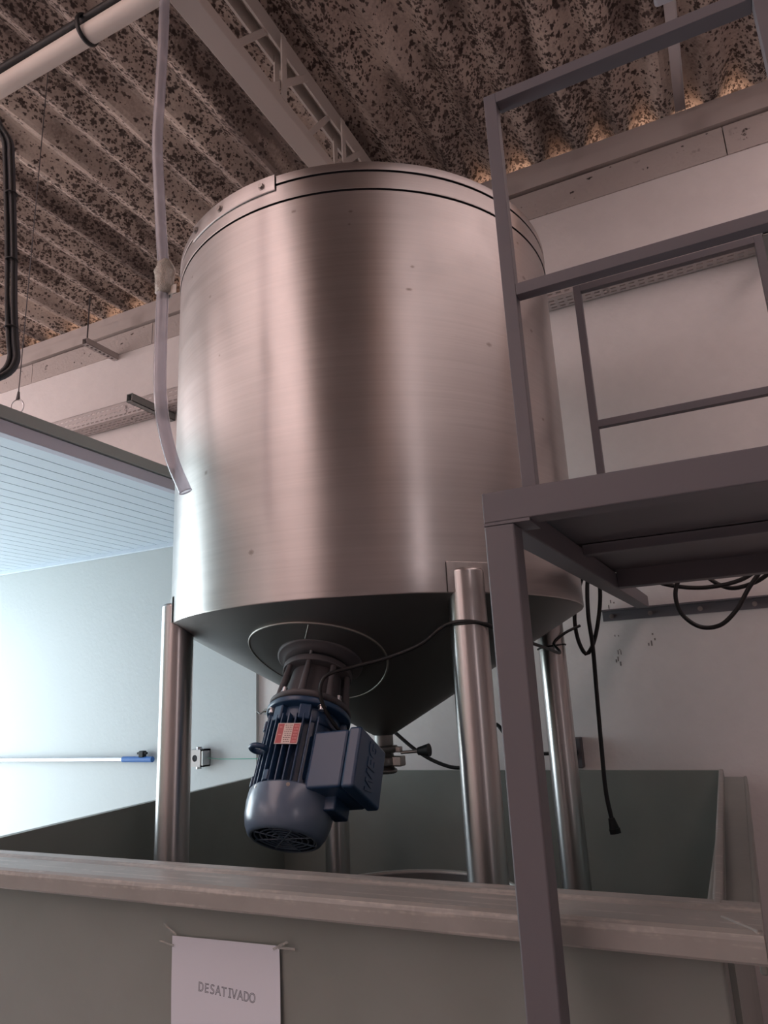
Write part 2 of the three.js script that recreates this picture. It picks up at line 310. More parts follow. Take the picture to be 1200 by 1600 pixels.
// ---------------------------------------------------------------- the mixing tank
const TX = -0.884, TZ = -1.8, TR = 0.562, TB = 1.704, TT = 2.760;
const onTank = (azDeg, r, y) => [TX + r * Math.cos(azDeg * Math.PI / 180), y, TZ + r * Math.sin(azDeg * Math.PI / 180)];
{
  const t = thing('mixing_tank', 'large brushed stainless steel tank with conical bottom on four pipe legs', 'tank', null, [TX, 0, TZ]);
  const seam = -Math.PI * 0.5;
  part('shell', lathe([[TR - 0.003, TB - 0.001], [TR, TB + 0.002], [TR, 2.1], [TR, 2.4], [TR, 2.679]], 128, seam), M.steel, t);
  part('shell_joint', lathe([[TR - 0.004, 2.672], [TR - 0.004, 2.692]], 128, seam), M.dark, t);
  part('collar_band', lathe([[TR + 0.0015, 2.684], [TR + 0.0025, 2.686], [TR + 0.0025, 2.729], [TR + 0.001, 2.731]], 128, seam), M.steel, t);
  part('lid_joint', lathe([[TR - 0.003, 2.728], [TR - 0.003, 2.742]], 128, seam), M.dark, t);
  part('lid_band', lathe([[TR + 0.002, 2.7365], [TR + 0.003, 2.738], [TR + 0.003, TT - 0.002], [TR, TT], [TR - 0.02, TT], [0.04, TT + 0.05], [0, TT + 0.05]], 128, seam), M.steel, t);
  // bolted lap strap on the lid band
  const a0 = 85.3, a1 = 117.5, phi = (az) => Math.PI / 2 - az * Math.PI / 180;   // lathe angle of an azimuth
  part('lap_strap', new THREE.LatheGeometry([[TR + 0.004, 2.7165], [TR + 0.0075, 2.718], [TR + 0.0075, TT], [TR + 0.004, TT + 0.0015], [TR + 0.004, 2.7165]].map((p) => new THREE.Vector2(...p)), 24, phi(a1), (a1 - a0) * Math.PI / 180), M.steel, t);
  for (const az of [115.1, 103.4, 89.1]) { const p = onTank(az, TR + 0.007, 2.7385); part('bolt', hexBolt([p[0] - TX, p[1], p[2] - TZ], [Math.cos(az * Math.PI / 180), 0, Math.sin(az * Math.PI / 180)], 0.0075, 0.007), M.bolt, t); }
  // cone
  const CA = 1.385, k = (TB - CA) / TR;
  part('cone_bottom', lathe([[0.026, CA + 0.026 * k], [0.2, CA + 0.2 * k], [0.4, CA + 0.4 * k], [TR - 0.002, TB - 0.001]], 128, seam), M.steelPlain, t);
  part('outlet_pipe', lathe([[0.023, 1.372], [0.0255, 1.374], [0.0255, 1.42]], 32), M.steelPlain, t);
  // round reinforcement patch with a bright weld bead, where the gearmotor is mounted
  const mAz = 88 * Math.PI / 180, mR = 0.354;
  const e1 = new THREE.Vector3(-Math.sin(mAz), 0, Math.cos(mAz)), e2 = new THREE.Vector3(Math.cos(mAz), k, Math.sin(mAz)).normalize(), nn = new THREE.Vector3(Math.cos(mAz), -1 / k, Math.sin(mAz)).normalize();
  const cen = new THREE.Vector3(mR * Math.cos(mAz), CA + mR * k, mR * Math.sin(mAz));
  const onCone = (a, r, lift) => {                                   // point of the patch, dropped on the cone
    const p = cen.clone().addScaledVector(e1, r * Math.cos(a)).addScaledVector(e2, r * Math.sin(a)), q = Math.hypot(p.x, p.z); p.y = CA + q * k - lift; return p;
  };
  { const pos = [], idx = [], NA = 64, NR = 6;
    for (let j = 0; j <= NR; j++) for (let i = 0; i <= NA; i++) { const p = onCone(i / NA * 2 * Math.PI, 0.165 * j / NR, 0.003); pos.push(p.x, p.y, p.z); }
    for (let j = 0; j < NR; j++) for (let i = 0; i < NA; i++) { const a = j * (NA + 1) + i, b = a + NA + 1; idx.push(a, b, a + 1, a + 1, b, b + 1); }
    const g = new THREE.BufferGeometry(); g.setAttribute('position', new THREE.Float32BufferAttribute(pos, 3)); g.setIndex(idx); g.computeVertexNormals(); boxUV(g);
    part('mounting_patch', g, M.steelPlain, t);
    part('weld_bead', new THREE.TubeGeometry(new THREE.CatmullRomCurve3(Array.from({ length: 48 }, (_, i) => onCone(i / 48 * 2 * Math.PI, 0.165, 0.002)), true), 120, 0.0028, 6, true), M.weld, t, 'bright weld bead round the mounting patch');
    part('weld_bead', new THREE.TubeGeometry(new THREE.LineCurve3(onCone(1.9, 0.16, 0.003), onCone(1.75, 0.105, 0.003)), 8, 0.0016, 6), M.weld, t);
  }
  // legs, each with a welded backing plate
  for (const [az, R, lo] of [[43.5, 0.545, 0.32], [-43.5, 0.545, 0.32], [-134, 0.545, 0.32], [135, 0.545, 0.32]]) {
    const p = onTank(az, R, 0), lx = p[0] - TX, lz = p[2] - TZ;
    const leg = part('leg', lathe([[0.0, lo], [0.04, lo], [0.04, 1.0], [0.04, 1.748], [0.036, 1.755], [0, 1.757]], 40), M.steelLeg, t); leg.position.set(lx, 0, lz);
    const f = part('foot', lathe([[0, 0.302], [0.065, 0.302], [0.065, 0.318], [0, 0.32]], 32), M.steelPlain, leg);
    const w = 5.2, ph = phi(az + w);
    part('leg_plate', new THREE.LatheGeometry([[TR - 0.001, 1.7045], [TR + 0.003, 1.705], [TR + 0.003, 1.768], [TR - 0.001, 1.77]].map((q) => new THREE.Vector2(...q)), 12, ph, 2 * w * Math.PI / 180), M.steel, t);
  }
}

// ---------------------------------------------------------------- gearmotor hung on the cone
{
  const t = thing('gearmotor', 'dark blue finned electric gearmotor hanging from the steel cone', 'motor', null, [-0.866, 1.586, -1.446]);
  const Y = new THREE.Vector3(0.066, -0.868, 0.493).normalize(), X = new THREE.Vector3(1, 0, 0).addScaledVector(Y, -Y.x).normalize(), Z = new THREE.Vector3().crossVectors(X, Y);
  t.quaternion.setFromRotationMatrix(new THREE.Matrix4().makeBasis(X, Y, Z));
  const az = (d, r, s) => [r * Math.cos(d * Math.PI / 180), s, r * Math.sin(d * Math.PI / 180)];
  part('mounting_ring', lathe([[0.06, -0.02], [0.100, -0.02], [0.100, 0.002], [0.096, 0.006], [0.082, 0.008], [0.08, 0.016], [0.06, 0.016]], 64), M.cast, t);
  part('shaft_seal', lathe([[0.066, 0.0], [0.066, 0.03]], 48), M.castDark, t);
  part('upper_flange', lathe([[0.05, 0.027], [0.078, 0.027], [0.080, 0.029], [0.080, 0.040], [0.078, 0.042], [0.05, 0.042]], 64), M.cast, t);
  part('lantern_core', lathe([[0.056, 0.04], [0.058, 0.06], [0.064, 0.126]], 48), M.cast, t);
  for (let k = 0; k < 8; k++) {
    const d = k * 45 + 14; part('lantern_rib', rod(az(d, 0.071, 0.038), az(d, 0.080, 0.126), 0.0062, 12, 0.0085), M.cast, t);
    if (k % 2) part('bolt', hexBolt(az(d + 16, 0.083, 0.122), [0, -1, 0], 0.006, 0.012), M.zinc, t);
    else part('bolt', rod(az(d, 0.072, 0.012), az(d, 0.072, 0.03), 0.0035, 8), M.zinc, t);
  }
  part('lower_flange', lathe([[0.05, 0.121], [0.089, 0.121], [0.091, 0.123], [0.091, 0.136], [0.05, 0.137]], 64), M.cast, t);
  const fl = part('motor_flange', lathe([[0.05, 0.137], [0.091, 0.137], [0.093, 0.139], [0.093, 0.147], [0.090, 0.150], [0.072, 0.152]], 64), M.blue, t);
  for (const d of [-130, -40, 50, 140]) part('bolt', hexBolt(az(d, 0.083, 0.150), [0, 1, 0], 0.0075, 0.009), M.zinc, fl);
  part('end_shield', lathe([[0.072, 0.150], [0.073, 0.154], [0.0735, 0.178], [0.068, 0.182]], 48), M.blue, t);
  for (const d of [-152, -108, -64, 26, 70, 116, 160]) { const g = new RoundedBoxGeometry(0.022, 0.034, 0.026, 2, 0.004); const b = part('bolt_lug', g, M.blue, t); b.position.set(...az(d, 0.075, 0.168)); b.rotation.y = -d * Math.PI / 180; }
  part('stator_core', lathe([[0.067, 0.172], [0.067, 0.328]], 48), M.blue, t);
  const fin = new RoundedBoxGeometry(0.024, 0.148, 0.0034, 1, 0.001);
  for (let k = 0; k < 34; k++) { const d = k * 360 / 34; if (d < 38 || d > 322) continue; const f = part('cooling_fin', fin, M.blue, t); f.position.set(...az(d, 0.075, 0.248)); f.rotation.y = -d * Math.PI / 180; }
  const fan = part('fan_cover', lathe([[0.072, 0.316], [0.086, 0.316], [0.0885, 0.320], [0.0893, 0.342], [0.087, 0.365], [0.0815, 0.384], [0.074, 0.397], [0.068, 0.401], [0.064, 0.400]], 64), M.coverBlue, t, 'grey blue rounded fan cover');
  for (let k = 0; k < 5; k++) part('grille_ring', (() => { const g = new THREE.TorusGeometry(0.012 + k * 0.012, 0.0016, 6, 40); g.rotateX(Math.PI / 2); g.translate(0, 0.396, 0); return g; })(), M.coverBlue, fan);
  for (let k = 0; k < 4; k++) part('grille_spoke', rod(az(k * 45, 0.066, 0.397), az(k * 45 + 180, 0.066, 0.397), 0.0017, 6), M.coverBlue, fan);
  part('fan_hub', lathe([[0, 0.372], [0.022, 0.372], [0.024, 0.33], [0.066, 0.328]], 32), M.castDark, t, 'dark plastic cooling fan');
  for (const d of [-115, -65, 65]) part('cover_screw', hexBolt(az(d, 0.0875, 0.325), az(d, 1, 0), 0.003, 0.002), M.bolt, fan);
  // rating plate
  const cv = document.createElement('canvas'); cv.width = 256; cv.height = 224; const c = cv.getContext('2d');
  c.fillStyle = '#c9b7b2'; c.fillRect(0, 0, 256, 224); c.fillStyle = '#b0484d'; c.fillRect(8, 8, 66, 208); c.fillRect(176, 8, 72, 208); c.fillStyle = '#d9c3bb'; c.fillRect(74, 8, 102, 208);
  c.fillStyle = '#6b4a4a'; for (let r = 0; r < 9; r++) { let x = 86 + (r % 3) * 6; while (x < 165) { const w = 5 + ((r * 37 + x * 13) % 17); c.fillRect(x, 20 + r * 22, Math.min(w, 168 - x), 9); x += w + 6; } }
  c.fillStyle = '#d98f8c'; for (let r = 0; r < 6; r++) for (let q = 0; q < 3; q++) c.fillRect(192 + q * 16, 28 + r * 32, 10, 12); c.fillRect(24, 40, 30, 8); c.fillRect(24, 120, 36, 8);
  const pt = new THREE.CanvasTexture(cv); pt.colorSpace = THREE.SRGBColorSpace;
  const plate = part('rating_plate', new THREE.BoxGeometry(0.05, 0.045, 0.001), std({ map: pt, roughness: 0.4 }), t, 'small red and white rating plate');
  { const d = -80, n = new THREE.Vector3(...az(d, 1, 0)), yy = new THREE.Vector3(0, -1, 0), xx = new THREE.Vector3().crossVectors(yy, n); plate.quaternion.setFromRotationMatrix(new THREE.Matrix4().makeBasis(xx, yy, n)); plate.position.set(...az(d, 0.0885, 0.222)); }
  // lifting lug and feet pads
  part('lifting_eye', (() => { const g = new THREE.TorusGeometry(0.016, 0.0055, 10, 24); g.rotateX(Math.PI / 2); g.rotateY(0.5); g.translate(...az(-118, 0.099, 0.25)); return g; })(), M.blue, t);
  for (const [d, s] of [[-100, 0.305], [-140, 0.185], [-140, 0.305]]) { const b = part('pad', new RoundedBoxGeometry(0.02, 0.022, 0.014, 1, 0.003), M.blue, t); b.position.set(...az(d, 0.080, s)); b.rotation.y = -d * Math.PI / 180; }
  // terminal box
  const box = part('terminal_box', new RoundedBoxGeometry(0.075, 0.112, 0.112, 3, 0.006), M.blue, t, 'square blue terminal box with raised lettering'); box.position.set(0.101, 0.268, -0.002); box.scale.setScalar(1.05);
  const nk = part('box_neck', new RoundedBoxGeometry(0.05, 0.09, 0.09, 1, 0.004), M.blue, box); nk.position.set(-0.05, -0.01, 0);
  const lid = part('lid', new RoundedBoxGeometry(0.027, 0.117, 0.117, 3, 0.006), M.blue, box); lid.position.set(0.052, 0, 0);
  const gl = part('cable_gland', new THREE.CylinderGeometry(0.013, 0.013, 0.02, 6), M.castDark, box); gl.position.set(0.012, -0.064, 0.0);
  const gp = part('gland_boss', new RoundedBoxGeometry(0.03, 0.03, 0.06, 2, 0.004), M.blue, box); gp.position.set(-0.005, 0.066, 0.015);
  const font = await new FontLoader().loadAsync('fonts/droid/droid_sans_bold.typeface.json');
  const tg = new TextGeometry('WEG', { font, size: 0.032, depth: 0.003, curveSegments: 4 }); tg.computeBoundingBox(); tg.center();
  const em = part('embossed_lettering', tg, M.blue, box);
  em.quaternion.setFromRotationMatrix(new THREE.Matrix4().makeBasis(new THREE.Vector3(0, -1, 0), new THREE.Vector3(0, 0, -1), new THREE.Vector3(1, 0, 0))); em.position.set(0.0655, 0, 0.0);
}

// ---------------------------------------------------------------- outlet valve under the cone
{
  const t = thing('butterfly_valve', 'small sanitary butterfly valve under the cone outlet with black handle knob', 'valve', null, [TX, 1.372, TZ]);
  part('clamp_ferrule', lathe([[0.022, 0.0], [0.036, 0.0], [0.038, -0.004], [0.038, -0.014], [0.03, -0.018], [0.024, -0.02]], 32), M.steelPlain, t);
  part('clamp_bolt', B(-0.075, -0.03, -0.012, -0.004, 0.01, 0.018, 0.002), M.bolt, t);
  part('clamp_wing_nut', B(0.034, 0.052, -0.017, -0.002, -0.008, 0.008, 0.003), M.bolt, t);
  part('valve_body', lathe([[0.024, -0.018], [0.026, -0.026], [0.034, -0.028], [0.036, -0.031], [0.036, -0.047], [0.034, -0.050], [0.026, -0.052], [0.024, -0.056]], 32), M.steelPlain, t);
  part('valve_body_lug', B(0.02, 0.056, -0.052, -0.026, -0.016, 0.016, 0.004), M.bolt, t);
  part('outlet_ferrule', lathe([[0.0, -0.07], [0.03, -0.07], [0.033, -0.066], [0.033, -0.060], [0.024, -0.054]], 32), M.steelPlain, t);
  const h = part('handle', rod([0.05, -0.018, 0], [0.104, -0.0145, 0], 0.0042, 12), M.bolt, t);
  part('knob', rod([0.100, -0.015, 0], [0.132, -0.012, 0], 0.010, 24, 0.0165), M.rubber, h, 'black tapered plastic knob');
}

// ---------------------------------------------------------------- grey fibreglass trough round the tank legs
const RH = 1.2306;
{
  const t = thing('holding_trough', 'large grey green fibreglass trough with wide rim around the tank legs', 'trough');
  const prism = (pts, y0, y1) => { const s = new THREE.Shape(pts.map(([x, z]) => new THREE.Vector2(x, -z))); const g = new THREE.ExtrudeGeometry(s, { depth: y1 - y0, bevelEnabled: false }); g.rotateX(-Math.PI / 2); g.translate(0, y0, 0); return boxUV(g); };
  part('front_wall', B(-2.0, -0.063, 0.02, RH - 0.01, -1.07, -1.015, 0.006), M.fibreglass, t);
  part('back_wall', B(-1.72, -0.085, 0.02, RH, -2.56, -2.54), M.fibreglass, t);
  part('left_wall', prism([[-1.545, -1.07], [-1.705, -2.54], [-1.725, -2.54], [-1.567, -1.07]], 0.02, RH), M.fibreglass, t);
  part('right_wall', prism([[-0.068, -1.07], [-0.092, -2.54], [-0.080, -2.55], [-0.056, -1.07]], 0.02, RH - 0.004), M.fibreglass, t);
  part('bottom', B(-1.70, -0.08, 0.27, 0.30, -2.55, -1.05), M.fibreglass, t);
  // front rim: rolled profile swept along the front
  const s = new THREE.Shape(); const P = [[-1.079, RH - 0.05], [-1.079, RH - 0.004], [-1.075, RH], [-1.047, RH + 0.001], [-1.036, RH - 0.003], [-1.024, RH - 0.001], [-0.964, RH - 0.001], [-0.957, RH - 0.004], [-0.955, RH - 0.010], [-0.955, RH - 0.031], [-0.957, RH - 0.034], [-0.963, RH - 0.034], [-0.966, RH - 0.016], [-1.01, RH - 0.016], [-1.014, RH - 0.05]];
  P.forEach(([z, y], i) => (i ? s.lineTo(-z, y) : s.moveTo(-z, y)));
  const g = new THREE.ExtrudeGeometry(s, { depth: 2.06, bevelEnabled: false }); g.rotateY(-Math.PI / 2); g.scale(1, 1, 1);
  // after the turn the profile's first axis runs along +z; mirror it to the front and place the right end
  g.applyMatrix4(new THREE.Matrix4().makeScale(1, 1, -1)); { const ix = g.index; const p = g.attributes.position; for (let i = 0; i < p.count; i += 3) { for (const k of ['X', 'Y', 'Z']) { const a = p['get' + k](i + 1); p['set' + k](i + 1, p['get' + k](i + 2)); p['set' + k](i + 2, a); } } g.computeVertexNormals(); }
  g.computeBoundingBox(); const bb = g.boundingBox; g.translate(-0.016 - bb.max.x, 0, -0.955 - bb.max.z); boxUV(g);
  part('front_rim', g, M.rim, t, 'worn front rim with drop lip');
  part('right_rim', B(-0.082, -0.017, RH - 0.026, RH - 0.016, -2.52, -0.985, 0.004), M.fibreglass, t);
  part('right_rim_lip', B(-0.026, -0.017, RH - 0.05, RH - 0.013, -2.52, -0.975, 0.004), M.fibreglass, t);
  part('right_rim_edge', bar([-0.064, RH - 0.006, -1.05], [-0.087, RH - 0.004, -2.555], 0.014, 0.014, 0.005), M.rim, t);
  part('corner_fillet', bar([-0.058, RH - 0.004, -1.008], [-0.019, RH - 0.004, -0.960], 0.007, 0.010, 0.003), M.rim, t);
}
{
  const t = thing('round_drum', 'round open steel drum inside the trough, only its rim showing', 'drum', null, [-0.745, 0.302, -1.60]);
  part('drum_wall', lathe([[0.0, 0.002], [0.262, 0.002], [0.268, 0.01], [0.268, 0.735], [0.272, 0.742], [0.272, 0.75], [0.266, 0.753], [0.26, 0.748], [0.26, 0.02], [0, 0.012]], 64), M.steelPlain, t);
  part('drum_rim', (() => { const g = new THREE.TorusGeometry(0.269, 0.006, 10, 80); g.rotateX(Math.PI / 2); g.translate(0, 0.75, 0); return g; })(), M.weld, t);
}

// ---------------------------------------------------------------- paper notice taped on the trough
{
  const cv = document.createElement('canvas'); cv.width = 840; cv.height = 1188; const c = cv.getContext('2d');
  c.fillStyle = '#dfe1ea'; c.fillRect(0, 0, 840, 1188);
  c.save(); c.translate(452, 292); c.rotate(0.06); c.font = '70px sans-serif'; c.textAlign = 'center'; c.lineWidth = 3.0; c.strokeStyle = '#3f4350';
  let x = -212; for (const ch of 'DESATIVADO') { c.strokeText(ch, x, 20); x += ch === 'I' ? 34 : 45; } c.restore();
  const map = new THREE.CanvasTexture(cv); map.colorSpace = THREE.SRGBColorSpace;
  const t = thing('paper_notice', 'white paper sheet reading DESATIVADO taped to the trough front', 'notice', null, [-0.792, 0.989, -1.012]);
  const g = new THREE.PlaneGeometry(0.212, 0.297, 16, 20), p = g.attributes.position;
  for (let i = 0; i < p.count; i++) { const a = p.getX(i) / 0.106, b = p.getY(i) / 0.1485; p.setZ(i, 0.0012 + 0.002 * Math.pow(Math.max(0, a), 3) * (1 - 0.6 * b) + 0.0006 * Math.sin(b * 5 + a)); }
  g.computeVertexNormals(); const sheet = part('sheet', g, std({ map, roughness: 0.8, side: THREE.DoubleSide }), t); sheet.rotation.z = 0.02;
  const tape = phys({ color: 0xe6e6e2, roughness: 0.25, transmission: 0.7, thickness: 0 });
  for (const [a, b, r] of [[-0.118, 0.135, -0.15], [-0.112, 0.156, -0.45], [0.117, 0.149, 0.02], [0.106, 0.152, 0.45]]) { const k = part('tape', new THREE.BoxGeometry(0.030, 0.0035, 0.0003), tape, t); k.position.set(a, b, 0.0035); k.rotation.z = r; }
}

// ---------------------------------------------------------------- access platform on the right
{
  const t = thing('access_platform', 'grey painted steel access platform with thin handrails beside the tank', 'platform');
  const zf = -0.885, yb = 1.717, yt = 1.759, rise = (z) => (zf - z) * 0.024, X1 = 1.2;
  part('front_beam', B(-0.272, X1, yb, yt, zf - 0.04, zf, 0.002), M.paint, t);
  for (const x of [-0.272, X1 - 0.04]) {
    part('post', B(x, x + 0.041, 0.004, yb - 0.004, zf - 0.041, zf, 0.003), M.paint, t);
    part('post_cap', B(x, x + 0.062, yb - 0.004, yb, zf - 0.06, zf), M.paint, t);
    part('base_plate', B(x - 0.03, x + 0.07, 0, 0.008, zf - 0.07, zf + 0.03, 0.002), M.paint, t);
  }
  for (const x of [-0.252, X1 - 0.02]) part('side_beam', bar([x, 1.731, zf - 0.04], [x, 1.7735, ZW + 0.042], 0.04, 0.04), M.paint, t);
  part('cross_beam', B(-0.232, X1 - 0.04, yb + rise(-1.84) - 0.002, yt + rise(-1.84) + 0.002, -1.88, -1.84, 0.002), M.paint, t);
  part('cross_beam', B(-0.232, X1 - 0.04, yb + rise(-1.4) + 0.02, yt + rise(-1.4) - 0.002, -1.42, -1.39, 0.002), M.paint, t);
  for (const [a, b] of [[zf - 0.04, -1.385], [-1.388, -1.89]]) part('deck_plate', bar([(X1 - 0.272) / 2, yt + rise(a) + 0.002, a], [(X1 - 0.272) / 2, yt + rise(b) + 0.002, b], X1 + 0.27, 0.004, 0.001), M.paint, t);
  // front handrail
  const q = 0.02, xr = 0.155;
  const fx = -0.2165;
  part('rail_post', B(fx, fx + 0.019, yt, 2.390, zf - 0.024, zf - 0.004, 0.001), M.paint, t);
  part('rail_post', B(xr, xr + q, yt, 2.388, zf - 0.024, zf - 0.004, 0.001), M.paint, t);
  part('top_rail', B(fx + 0.019, xr, 2.372, 2.390, zf - 0.030, zf - 0.004, 0.001), M.paint, t);
  part('mid_rail', B(fx + 0.019, X1, 2.040, 2.058, zf - 0.024, zf - 0.004, 0.001), M.paint, t);
  // rear handrail
  const zr = -1.872, by = yt + rise(zr), rx = -0.250;
  part('rail_post', B(rx, rx + 0.02, by, 2.600, zr, zr + 0.02, 0.001), M.paint, t);
  part('rail_post', B(0.21, 0.23, by, 2.600, zr, zr + 0.02, 0.001), M.paint, t);
  part('top_rail', B(rx + 0.02, 0.21, 2.580, 2.600, zr, zr + 0.02, 0.001), M.paint, t);
  part('mid_rail', B(rx + 0.02, 1.0, 2.170, 2.190, zr, zr + 0.02, 0.001), M.paint, t);
}
{
  const t = thing('wall_angle', 'dark steel angle bar bolted to the wall under the platform', 'angle bar');
  part('upright_leg', B(-0.395, 1.3, 1.722, 1.760, ZW, ZW + 0.005), M.paint, t);
  part('top_leg', B(-0.395, 1.3, 1.7555, 1.760, ZW, ZW + 0.04), M.paint, t);
  for (const x of [-0.365, -0.235, -0.075, 0.09]) part('bolt', hexBolt([x, 1.738, ZW + 0.005], [0, 0, 1], 0.006, 0.006), M.bolt, t);
}

// ---------------------------------------------------------------- cables by the platform
single('black_power_cable', (() => mergeGeometries([
  tube([[-0.30, 1.86, -2.10], [-0.345, 1.86, -2.17], [-0.372, 1.839, -2.2], [-0.414, 1.716, -2.2], [-0.41, 1.629, -2.2], [-0.393, 1.596, -2.2], [-0.374, 1.617, -2.205], [-0.344, 1.709, -2.21], [-0.33, 1.795, -2.2], [-0.335, 1.85, -2.18], [-0.35, 1.85, -2.19], [-0.363, 1.818, -2.2], [-0.372, 1.712, -2.19], [-0.370, 1.617, -2.19], [-0.376, 1.487, -2.2], [-0.381, 1.326, -2.2], [-0.383, 1.204, -2.2], [-0.376, 1.135, -2.2]], 0.0062, 160, 10),
  rod([-0.377, 1.14, -2.2], [-0.372, 1.112, -2.2], 0.009, 16, 0.014), rod([-0.372, 1.113, -2.2], [-0.370, 1.10, -2.2], 0.0155, 16)]))(), M.cable, 'black power cable hanging straight down beside the tank with plug at its end', 'cable');
single('black_power_cable', tube([[-0.215, 1.822, -2.19], [-0.194, 1.803, -2.2], [-0.128, 1.773, -2.2], [-0.036, 1.758, -2.2], [0.056, 1.771, -2.2], [0.109, 1.801, -2.2], [0.154, 1.831, -2.2], [0.25, 1.85, -2.2]], 0.0062, 60), M.cable, 'black cable sagging in one shallow wide loop under the platform', 'cable', 'cable loops under the platform');
single('black_power_cable', tube([[-0.07, 1.87, -2.22], [-0.051, 1.83, -2.225], [-0.031, 1.79, -2.225], [0.021, 1.753, -2.225], [0.087, 1.762, -2.225], [0.148, 1.796, -2.225], [0.25, 1.84, -2.225]], 0.0062, 60), M.cable, 'short black cable loop crossing the wide loop at the right picture edge', 'cable', 'cable loops under the platform');
single('black_power_cable', tube([[-0.03, 1.86, -2.18], [-0.059, 1.831, -2.18], [-0.098, 1.798, -2.18], [-0.121, 1.744, -2.18], [-0.112, 1.688, -2.18], [-0.069, 1.648, -2.18], [-0.02, 1.648, -2.18], [0.027, 1.685, -2.18], [0.068, 1.743, -2.18], [0.108, 1.792, -2.18], [0.135, 1.835, -2.18], [0.2, 1.87, -2.18]], 0.0062, 90), M.cable, 'black cable hanging in the deepest round loop in front of the wall angle', 'cable', 'cable loops under the platform');
single('motor_cable', tube([[-0.735, 1.395, -1.44], [-0.76, 1.425, -1.36], [-0.79, 1.50, -1.32], [-0.785, 1.545, -1.325], [-0.73, 1.565, -1.36], [-0.66, 1.58, -1.38], [-0.58, 1.605, -1.385], [-0.535, 1.635, -1.39], [-0.505, 1.642, -1.385], [-0.465, 1.640, -1.392], [-0.44, 1.63, -1.43], [-0.43, 1.62, -1.5], [-0.42, 1.60, -1.8], [-0.45, 1.605, -2.10], [-0.47, 1.63, -2.13], [-0.44, 1.66, -2.16], [-0.40, 1.68, -2.19]], 0.0042, 160), M.cable, 'thin black cable from the motor box past the front tank leg', 'cable');
{
  const t = single('cable_tie', (() => { const g = new THREE.TorusGeometry(0.0418, 0.0022, 8, 40); g.rotateX(Math.PI / 2); g.translate(...onTank(43.5, 0.545, 1.6375)); return g; })(), M.cable, 'black cable tie round the front tank leg', 'cable tie');
  single('cable_tie', (() => { const g = new THREE.TorusGeometry(0.0418, 0.0026, 8, 40); g.rotateX(Math.PI / 2); g.rotateZ(0.12); g.translate(...onTank(-43.5, 0.545, 1.622)); return g; })(), M.cable, 'black cable tie round the tank leg behind the platform post', 'cable tie');
}
single('black_wall_cable', tube([[-1.16, 1.44, -2.3], [-1.083, 1.378, -2.3], [-1.01, 1.321, -2.3], [-0.942, 1.284, -2.3], [-0.865, 1.264, -2.3], [-0.80, 1.28, -2.3], [-0.76, 1.34, -2.3], [-0.722, 1.397, -2.3], [-0.693, 1.364, -2.3], [-0.64, 1.30, -2.42], [-0.575, 1.285, ZW + 0.03]], 0.0062, 80), M.cable, 'black cable slung behind the valve towards the wall', 'cable');
{
  const t = thing('wall_socket', 'small grey socket box on the wall behind the rear tank leg', 'socket', null, [-0.545, 1.283, ZW]);
  part('box', B(-0.03, 0.03, -0.05, 0.05, 0, 0.04, 0.004), M.cast, t); part('socket_face', rod([0, 0, 0.04], [0, 0, 0.046], 0.02), M.dark, t);
}

// ---------------------------------------------------------------- cable tray along the wall
{
  const t = thing('cable_tray', 'perforated grey steel cable tray running along the wall', 'cable tray');
  const zf = ZW + 0.105, zb = ZW + 0.012, y0 = 2.972, y1 = 3.056, x0 = -3.24, x1 = 1.6, L = 0.605;
  const perforated = (w, h, rows, y00) => {
    const s = new THREE.Shape(); s.moveTo(0, 0); s.lineTo(w, 0); s.lineTo(w, h); s.lineTo(0, h); s.closePath();
    for (const y of rows) for (let x = 0.006; x < w - 0.02; x += 0.034) { const p = new THREE.Path(), a = 0.021, b = 0.0078; p.moveTo(x, y); p.lineTo(x, y + b); p.lineTo(x + a, y + b); p.lineTo(x + a, y); p.closePath(); s.holes.push(p); }
    return new THREE.ExtrudeGeometry(s, { depth: 0.0015, bevelEnabled: false });
  };
  const face = perforated(L, y1 - y0, [0.010, 0.034, 0.060]), base = perforated(L, zf - zb, [0.012, 0.037, 0.062]); base.rotateX(Math.PI / 2);
  for (let k = 0; k < 8; k++) { const x = x0 + k * L; const f = part('side_wall', face, M.tray, t); f.position.set(x, y0, zf - 0.0015); const g = part('tray_bottom', base, M.tray, t); g.position.set(x, y0 + 0.0015, zb); }
  part('back_wall', B(x0, x0 + 8 * L, y0, y1, zb - 0.0015, zb), M.tray, t);
  part('top_lip', B(x0, x0 + 8 * L, y1 - 0.002, y1, zf - 0.012, zf), M.tray, t);
  const sp = part('splice_plate', B(0.225, 0.36, y0 + 0.006, y1 - 0.004, zf, zf + 0.002), M.tray, t);
  for (const [x, y] of [[0.25, 3.0], [0.25, 3.035], [0.33, 3.0], [0.33, 3.035]]) part('bolt', hexBolt([x, y, zf + 0.002], [0, 0, 1], 0.006, 0.004), M.zinc, sp);
}
{
  const arm = thing('tray_bracket', 'dark grey steel channel arm carrying the cable tray left of the tank', 'bracket');
  part('arm', channelArm(-2.44, -2.405, 2.930, 2.970, ZW, ZW + 0.30), M.armPaint, arm);
  const b2 = thing('tray_bracket', 'grey steel channel arm under the cable tray behind the handrail', 'bracket');
  part('arm', channelArm(0.30, 0.335, 2.930, 2.970, ZW, ZW + 0.2), M.armPaint, b2);
}
